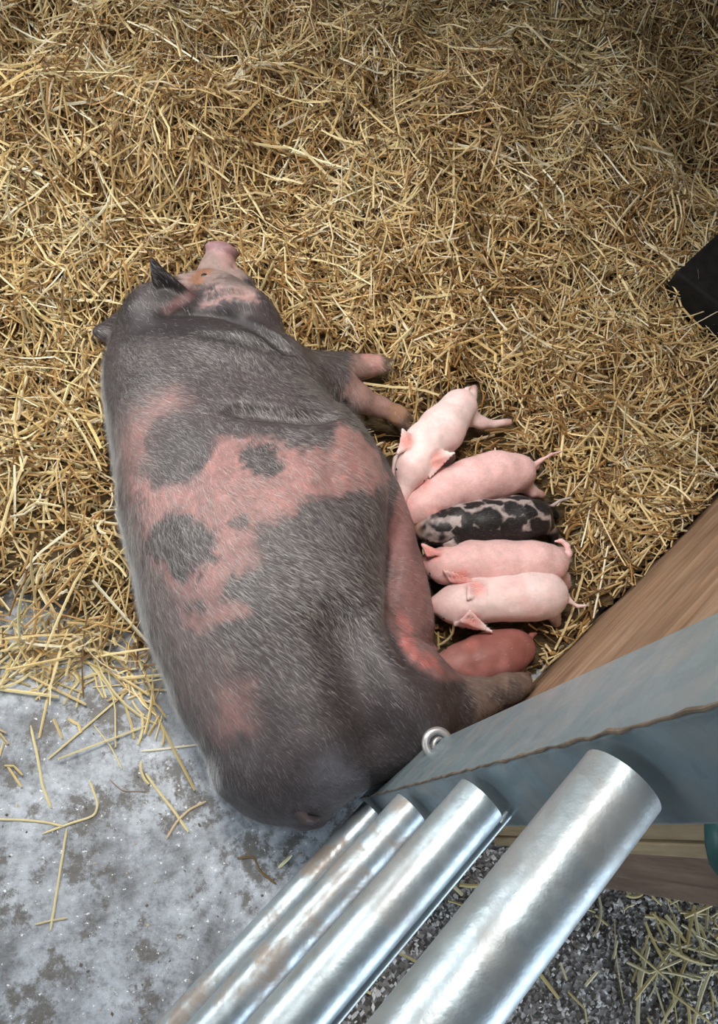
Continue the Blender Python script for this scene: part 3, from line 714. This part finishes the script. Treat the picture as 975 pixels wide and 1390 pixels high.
piglet('pink piglet with curled tail between the spotted one and the lowest pale one',
       [(606, 768, .085), (640, 764, .09), (680, 764, .09), (720, 765, .09), (745, 765, .085)], [.036, .041, .044, .045, .042], (578, 760, .07),
       [((586, 754, .115), (600, 752, .115), (578, 742, .12)), ((606, 778, .118), (618, 790, .10), (643, 788, .125))],
       [(766, 762, .09), (773, 752, .10), (770, 741, .105), (762, 734, .105), (754, 735, .10)],
       [[(748, 772, .07), (765, 785, .045), (770, 795, .03)], [(745, 755, .07), (762, 752, .04), (770, 760, .03)], [(640, 778, .07), (630, 790, .04), (618, 792, .03)], [(640, 752, .07), (625, 748, .04), (615, 752, .03)]], PK)
piglet('light pink piglet with raised shoulder, lowest fully lit one of the row',
       [(618, 820, .085), (650, 814, .095), (690, 812, .095), (725, 809, .095), (742, 808, .09)], [.034, .041, .044, .047, .046], (585, 822, .07),
       [((636, 796, .122), (636, 808, .135), (662, 800, .128)), ((634, 834, .125), (622, 845, .10), (658, 853, .115))],
       [(767, 806, .09), (774, 816, .09), (784, 823, .09), (796, 822, .09)],
       [[(745, 822, .07), (752, 835, .045), (755, 845, .03)], [(740, 800, .07), (758, 800, .04), (768, 812, .03)], [(650, 828, .07), (640, 840, .04), (628, 848, .03)], [(650, 804, .07), (632, 800, .04), (622, 806, .03)]], PK2)
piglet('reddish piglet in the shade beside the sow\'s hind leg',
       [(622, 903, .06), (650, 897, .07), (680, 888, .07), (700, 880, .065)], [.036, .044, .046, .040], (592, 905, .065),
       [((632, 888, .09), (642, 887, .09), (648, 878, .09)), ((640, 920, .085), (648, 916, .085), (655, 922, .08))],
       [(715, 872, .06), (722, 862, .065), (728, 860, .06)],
       [[(700, 888, .05), (715, 890, .035), (722, 880, .02)], [(690, 876, .05), (700, 868, .035), (710, 864, .02)], [(650, 905, .05), (640, 915, .03), (630, 918, .02)], [(645, 888, .05), (635, 880, .03), (625, 880, .02)]], (.28, .105, .09))  # reddish skin made darker, the shade here is part of its colour

# ------------------------------------------------------------------ straw bed
def inside_animals(x, y):
    """negative inside the plan outline of an animal"""
    q = np.stack([x, y], -1)-base; t = q @ A0; u = q @ B0
    o1, h1 = lerp_tab(t, T, off), lerp_tab(t, T, hw)
    d = np.where((t > T[0]) & (t < T[-1]), np.abs(u-o1)-h1, 1.)
    for a, rd in foot+[(np.array(th), [.09, .05, .035, .03, .028]), (np.array(fl1), [.08, .05, .03, .025, .02]), (np.array(fl2), [.06, .03, .025, .02]), (np.array([P(232, 432, .19), P(270, 400, .2), mz[0], mz[2]]), [.12, .08, .06, .04]), (np.array([P(318, 436, .2), P(300, 404, .2)]), [.11, .07]),
                        (np.array([P(508, 660, .12), P(540, 770, .11), P(556, 870, .1)]), [.08, .085, .075])]:
        for i in range(len(a)-1):
            p, r = a[i, :2], a[i+1, :2]; ab = r-p; tt = np.clip(((x-p[0])*ab[0]+(y-p[1])*ab[1])/(ab @ ab+1e-9), 0, 1)
            d = np.minimum(d, np.hypot(x-p[0]-tt*ab[0], y-p[1]-tt*ab[1])-(rd[i]+(rd[i+1]-rd[i])*tt))
    return d
edge = [P(*p, 0)[:2] for p in ((-260, 800), (-60, 870), (0, 905), (60, 930), (130, 915), (190, 940), (240, 960), (290, 950), (400, 930), (520, 950), (640, 990), (690, 960), (705, 955))]
edge = edge[:-1]+[wa-wd*.08, wa-wd*.08+wn*.4, wa+wd*3+wn*.4]
bedpoly = np.array(edge+[np.array([2.6, 3.6]), np.array([-2., 3.6]), np.array([-2., .3])])
def hill(x, y):
    sd = poly_sd(x, y, bedpoly); inn = np.clip(-sd/.22, 0, 1); inn = inn*inn*(3-2*inn)
    n = fbm2(x, y, 3.2, 1, 3)-.5; n2 = fbm2(x, y, 11, 2, 2)-.5
    far = np.clip((y-.9)/1.2, 0, 1)
    n3_ = np.abs(fbm2(x, y, 7, 6, 2)-.5)*2; h = .004+inn*(.045+.10*far+n*(.09+.14*far)+n2*.085-n3_*.05)
    # a hollow in front of the snout with a ridge beyond it
    c = P(215, 330, 0)[:2]; h += -.085*np.exp(-(((x-c[0])/.16)**2+((y-c[1])/.09)**2)); c = P(180, 240, 0)[:2]; h += .10*np.exp(-(((x-c[0])/.35)**2+((y-c[1])/.16)**2))
    ia = inside_animals(x, y); k = np.clip((ia+.02)/.10, 0, 1); h = h*(.12+.88*k)
    c = P(850, 780, 0)[:2]; h += .03*np.exp(-(((x-c[0])/.2)**2+((y-c[1])/.2)**2))*k*inn
    c = P(930, 260, 0)[:2]; h *= 1-.8*np.exp(-(((x-c[0])/.16)**2+((y-c[1])/.18)**2))
    c = P(930, 590, 0)[:2]; h *= 1-.6*np.exp(-(((x-c[0])/.16)**2+((y-c[1])/.13)**2))
    return np.maximum(h, .001)
gx, gy = np.meshgrid(np.arange(-1.5, 2.1, .012), np.arange(-.3, 3.3, .012), indexing='ij')
gz = hill(gx, gy); sdg = poly_sd(gx, gy, bedpoly); ng = gx.shape[1]
gz = np.where(sdg > -.02, .0008, np.maximum(gz-.004, .0008))
idx = np.arange(gx.size).reshape(gx.shape); a_, b_, c_, d_ = idx[:-1, :-1], idx[1:, :-1], idx[1:, 1:], idx[:-1, 1:]
gwl = (gx-w0[0])*wn[0]+(gy-w0[1])*wn[1]; rag = sdg+.05+(fbm2(gx, gy, 13, 4, 3)-.5)*.22+.10*np.exp(-(((gx+.42)/.28)**2+((gy-.42)/.22)**2))
keep = (((rag[:-1, :-1] < .0) | (rag[1:, 1:] < 0)) & (gwl[1:, :-1] < -.002)).ravel()
Q = np.stack([a_.ravel(), b_.ravel(), c_.ravel(), d_.ravel()], 1)[keep]
use = np.zeros(gx.size, bool); use[Q.ravel()] = True; rm = np.cumsum(use)-1
V = np.stack([gx.ravel(), gy.ravel(), gz.ravel()], 1)[use]; Q = rm[Q]
bed = np_mesh('straw_litter', V, Q, M_bed); tag(bed, 'packed brown straw litter under the loose golden straw', 'bedding', kind='stuff')

def straws(name, n, dens, zoff, lens, wids, seed, hfun=hill, hug=1., tilt=.25, tones=None, loc=(0, 0, 0), animal_clear=0., bend=.7, region_=(-1.35, 1.95, -.1, 3.15)):
    R = np.random.default_rng(seed); px, py = [], []
    cnt = 0
    X = np.empty(0); Y = np.empty(0)
    while len(X) < n:
        x = R.uniform(region_[0], region_[1], n*2); y = R.uniform(region_[2], region_[3], n*2); k = R.random(n*2) < dens(x, y)
        X = np.concatenate([X, x[k]]); Y = np.concatenate([Y, y[k]])
        cnt += 1
        if cnt > 40: break
    X, Y = X[:n], Y[:n]; n = len(X)
    L = lens[0]+(lens[1]-lens[0])*R.random(n)**2.0; Wd = R.uniform(*wids, n)
    ang = (fbm2(X, Y, 2.6, seed+20, 2)*14)+R.normal(0, .85, n)+R.integers(0, 2, n)*R.normal(0, .9, n)
    curv = R.normal(0, bend, n)*(R.random(n) < .55)/np.maximum(L, .03)*.8; kink = R.normal(0, .5, n)*(R.random(n) < .35)
    K = 6; ts = np.linspace(-.5, .5, K)
    a = ang[:, None]+curv[:, None]*ts*L[:, None]+kink[:, None]*(ts > 0.05)
    stp = L[:, None]/(K-1); dx = np.cos(a)*stp; dy = np.sin(a)*stp
    cx = np.cumsum(dx, 1)-dx.sum(1)[:, None]*.5+X[:, None]; cy = np.cumsum(dy, 1)-dy.sum(1)[:, None]*.5+Y[:, None]
    hz = hfun(cx, cy); mid = hz.mean(1)[:, None]
    zz_ = hz*hug+mid*(1-hug)+(zoff[0]+(zoff[1]-zoff[0])*R.random(n)**1.6)[:, None]+ts*L[:, None]*R.normal(0, tilt, n)[:, None]
    zz_ = np.maximum(zz_, hz+Wd[:, None]*.5)
    ok = inside_animals(cx, cy).min(1) > animal_clear
    if name == 'loose_straw': ok &= (poly_sd(cx, cy, bedpoly).max(1) < .14)
    wl = ((cx-w0[0])*wn[0]+(cy-w0[1])*wn[1]).max(1); ok &= wl < -.003 if name != 'scattered_straw' else ok
    cx, cy, zz_, Wd, a, L = cx[ok], cy[ok], zz_[ok], Wd[ok], a[ok], L[ok]; n = len(cx)
    roll = R.normal(0, .5, n)[:, None]
    tx, ty = np.cos(a), np.sin(a)
    wx, wy = -ty*np.cos(roll), tx*np.cos(roll); wz = np.sin(roll)+0*tx
    tap = np.array([.9, 1., 1, 1, 1., .86])
    c = np.stack([cx, cy, zz_], -1); wv = np.stack([wx, wy, wz], -1)*(Wd[:, None, None]*.5)*tap[None, :, None]
    up = np.zeros_like(c); up[..., 2] = Wd[:, None]*.42*np.cos(roll)
    Vv = np.stack([c-wv, c+up, c+wv], 2).reshape(-1, 3)
    b0 = (np.arange(n)*K*3)[:, None, None]+np.arange(K-1)[None, :, None]*3
    q1 = b0+np.array([0, 1, 4, 3]); q2 = b0+np.array([1, 2, 5, 4])
    Fq = np.concatenate([q1.reshape(-1, 4), q2.reshape(-1, 4)])
    tn0 = tones; tones = tones or [((.80, .68, .40), .26), ((.66, .50, .24), .30), ((.47, .29, .115), .24), ((.21, .125, .05), .20), ((.86, .80, .62), .07), ((.50, .47, .28), .05)]
    ps = np.array([p for _, p in tones]); ti = R.choice(len(tones), n, p=ps/ps.sum())
    col = np.array([c_ for c_, _ in tones])[ti]*R.uniform(.8, 1.15, (n, 1))
    if tn0 is None:
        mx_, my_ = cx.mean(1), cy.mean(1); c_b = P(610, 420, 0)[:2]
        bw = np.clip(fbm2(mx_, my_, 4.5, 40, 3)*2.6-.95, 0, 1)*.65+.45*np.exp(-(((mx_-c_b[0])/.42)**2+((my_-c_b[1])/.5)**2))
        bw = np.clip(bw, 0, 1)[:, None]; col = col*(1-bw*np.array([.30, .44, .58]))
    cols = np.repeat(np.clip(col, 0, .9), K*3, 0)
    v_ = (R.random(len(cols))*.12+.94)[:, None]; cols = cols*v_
    return np_mesh(name, Vv-np.array(loc), Fq, M_straw, smooth=False, cols=cols)
def d_main(x, y):
    sd = poly_sd(x, y, bedpoly); d = np.clip(-sd/.10+.15, 0, 1)
    d *= .55+.9*np.clip(fbm2(x, y, 5, 5, 2), 0, 1)
    ia = inside_animals(x, y); d *= (ia > -.02)
    for (q, s_, am) in (((930, 260), .15, .75), ((935, 590), .13, .7), ((60, 740), .16, .55), ((20, 860), .16, .75), ((200, 900), .08, .4)):
        c = P(*q, 0)[:2]; d *= 1-am*np.exp(-(((x-c[0])/s_)**2+((y-c[1])/s_)**2))
    # only what the picture could show, plus a margin
    far = .012+0*x; lim = (x > -.55-.30*y-.1) & (x < .95+.30*y+.12)
    return d*lim
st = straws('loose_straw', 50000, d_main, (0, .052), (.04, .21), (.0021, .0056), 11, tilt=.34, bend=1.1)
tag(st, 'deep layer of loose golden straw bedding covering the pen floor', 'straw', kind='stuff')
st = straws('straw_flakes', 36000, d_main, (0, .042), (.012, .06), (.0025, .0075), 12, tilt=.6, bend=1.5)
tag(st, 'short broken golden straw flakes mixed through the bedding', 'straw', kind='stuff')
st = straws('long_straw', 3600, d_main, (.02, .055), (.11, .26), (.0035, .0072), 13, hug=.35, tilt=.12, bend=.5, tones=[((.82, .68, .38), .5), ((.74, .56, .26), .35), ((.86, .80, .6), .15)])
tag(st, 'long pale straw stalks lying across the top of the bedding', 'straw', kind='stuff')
# thin scatter on the concrete at the left edge of the bed
flat = lambda x, y: 0*x+.0015
def d_edge(x, y):
    sd = poly_sd(x, y, bedpoly); out = (x < .05) & (y > .02)
    return np.clip(np.exp(-np.maximum(sd, 0)/.042)*(sd > -.05), 0, 1)*out*np.clip(fbm2(x, y, 9, 8, 2)*1.8-.3, 0, 1)
st = straws('fringe_straw', 620, d_edge, (0, .014), (.04, .19), (.0034, .0066), 14, hfun=flat, tilt=.06, tones=[((.78, .66, .36), .5), ((.70, .55, .27), .4), ((.5, .38, .18), .1)])
tag(st, 'thin fringe of pale straw spilling onto the grey concrete', 'straw', kind='stuff')
# scatter of short stalks and chips outside the gate
def d_out(x, y):
    dd = x*gn[0]+y*gn[1]; ss = x*g[0]+y*g[1]; c = P(930, 1285, 0)[:2]
    return ((dd > .2) & ((ss < .32) | (dd > ds[6]+.02)))*(.03+.97*np.exp(-((x-c[0])**2+(y-c[1])**2)/.16**2))
st = straws('scattered_straw', 210, d_out, (0, .02), (.03, .15), (.003, .0078), 15, hfun=flat, tilt=.08, region_=(0, 1.3, -.7, .4), tones=[((.82, .76, .5), .6), ((.7, .6, .3), .4)])
tag(st, 'pale straw scattered on the gravel outside the gate', 'straw', kind='stuff')
R = np.random.default_rng(31); n = 16000
x = R.uniform(-.2, 1.2, n*4); y = R.uniform(-1., .5, n*4); dd = x*gn[0]+y*gn[1]; ss = x*g[0]+y*g[1]
k = (dd > .17) & ((ss < .32) | (dd > ds[6]+.01)); x, y = x[k][:n], y[k][:n]; n = len(x)
octv = np.array([[1, 0, 0], [0, 1, 0], [-1, 0, 0], [0, -1, 0], [0, 0, 1], [0, 0, -1.]]); of = np.array([[0, 1, 4], [1, 2, 4], [2, 3, 4], [3, 0, 4], [1, 0, 5], [2, 1, 5], [3, 2, 5], [0, 3, 5]])
sz = R.uniform(.0012, .0050, (n, 1, 1)); A = R.normal(size=(n, 3, 3))*.35+np.eye(3)
Vc = (octv[None] @ A)*sz; Vc[..., 2] *= .6; Vc += np.stack([x, y, sz[:, 0, 0]*.5], 1)[:, None]
cc = R.choice(3, n, p=[.45, .3, .25]); colr = np.array([[.62, .62, .62], [.25, .23, .22], [.80, .79, .76]])[cc]
ch = np_mesh('gravel_chips', Vc.reshape(-1, 3), (np.arange(n)[:, None, None]*6+of).reshape(-1, 3), M_chip, smooth=False, cols=np.repeat(colr, 6, 0)); tag(ch, 'loose pale stone chips on the ground outside the gate', 'gravel', kind='stuff')

n = 1500; x = R.uniform(-.8, .6, n); y = R.uniform(-.5, .5, n); k = (x*gn[0]+y*gn[1] < .12) & (inside_animals(x, y) > -.05) & (fbm2(x, y, 8, 51, 2) > .46); x, y = x[k], y[k]; n = len(x)
sz = R.uniform(.0007, .0026, (n, 1, 1)); Vc = (octv[None] @ (R.normal(size=(n, 3, 3))*.4+np.eye(3)))*sz; Vc[..., 2] *= .5; Vc += np.stack([x, y, sz[:, 0, 0]*.4], 1)[:, None]
cc = R.choice(3, n, p=[.5, .25, .25]); colr = np.array([[.10, .08, .06], [.45, .38, .24], [.7, .7, .68]])[cc]
tag(np_mesh('dirt_crumbs', Vc.reshape(-1, 3), (np.arange(n)[:, None, None]*6+of).reshape(-1, 3), M_chip, smooth=False, cols=np.repeat(colr, 6, 0)), 'crumbs of dirt and chaff scattered on the grey concrete', 'dirt', kind='stuff')

# ------------------------------------------------------------------ single stalks on the concrete
def stalk(label, px, w_=.0042, col=(.76, .66, .38), z=.004, grp='single straw stalks on the concrete'):
    pts = [P(*p, 0) for p in px]; m = MB()
    # resample
    A = []; 
    for i in range(len(pts)-1):
        for k in range(5): A.append(pts[i]+(pts[i+1]-pts[i])*k/5)
    A.append(pts[-1]); A = np.array(A)
    for _ in range(2): A[1:-1] = (A[:-2]+2*A[1:-1]+A[2:])/4
    v = []; f = []; c0 = A.mean(0)
    for i, p in enumerate(A):
        t = A[min(i+1, len(A)-1)]-A[max(i-1, 0)]; t /= np.linalg.norm(t); s_ = np.array([-t[1], t[0], 0])*w_*.5*(1 if 0 < i < len(A)-1 else .55)
        zc = .0015+.002*math.sin(i*.8)**2
        for q_, zz_ in ((-1, 0), (-.6, w_*.28), (0, w_*.4), (.6, w_*.28), (1, 0), (0, -.0006)): v.append(p+s_*q_+np.array([0, 0, zc+zz_]))
    for i in range(len(A)-1):
        for j in range(6): f.append((i*6+j, i*6+(j+1) % 6, (i+1)*6+(j+1) % 6, (i+1)*6+j))
    f += [tuple(range(6)), tuple((len(A)-1)*6+j for j in range(6))]; m.add(v, f)
    o = m.build('straw_stalk', M_straw, smooth=True, loc=(c0[0], c0[1], 0))
    a = o.data.color_attributes.new('tint', 'FLOAT_COLOR', 'POINT'); a.data.foreach_set('color', np.tile([*col, 1], len(o.data.vertices)).astype(np.float32))
    tag(o, label, 'straw', grp)
stalk('long upright pale straw stalk at the bottom left of the concrete', [(91, 1125), (84, 1170), (76, 1220), (69, 1263)])
stalk('bent straw stalk with a hooked top end on the left concrete', [(58, 1132), (95, 1118), (128, 1108), (134, 1092), (122, 1060)])
stalk('straw stalk running in from the left photo edge', [(-8, 1112), (30, 1113), (62, 1116), (88, 1122)])
stalk('thick pale straw stalk pointing down toward the sow\'s rump', [(198, 1050), (218, 1078), (236, 1100), (256, 1130)], .0052)
stalk('folded tan straw stalk crossing the thick pale one', [(226, 1139), (240, 1115), (258, 1098), (280, 1088)], .0045, (.60, .46, .28))
stalk('straight whitish straw stalk beside the sow\'s back', [(192, 1020), (230, 1016), (276, 1010)], .0042, (.84, .78, .6))
stalk('brown curved stem between the sow\'s rump and the gate', [(322, 1165), (345, 1162), (352, 1182), (375, 1200)], .0045, (.22, .15, .08))
stalk('short bright straw piece near the lowest gate rail', [(378, 1178), (396, 1161)], .006, (.80, .76, .45))
stalk('thin curved brown stem on the concrete left of the rump', [(149, 1058), (166, 1074), (200, 1074)], .0022, (.36, .27, .2))
stalk('long slanted straw stalk below the straw edge at left', [(42, 985), (52, 1030), (58, 1068), (70, 1097)], .005)
stalk('thin slanted stem sticking out below the straw fringe', [(128, 985), (150, 1012), (166, 1044)], .0026)
stalk('short straw piece lying near the bottom edge of the concrete', [(48, 1255), (68, 1250), (92, 1246)], .004, (.58, .5, .32))

# ------------------------------------------------------------------ dark trough corner at the right edge
hgt = .16; ca = P(918, 369, hgt)[:2]; e1 = P(975, 316, hgt)[:2]-ca; e1 /= np.linalg.norm(e1); e2 = P(975, 412, hgt)[:2]-ca; e2 /= np.linalg.norm(e2)
m = MB()
m.prism([ca, ca+e1*.55, ca+e1*.55+e2*.40, ca+e2*.40], 0.0, hgt)
tag(m.build('feed_trough', M_black, bevel=.01, smooth=True, loc=(*ca, 0)), 'black box-shaped trough whose corner shows at the right edge', 'trough')
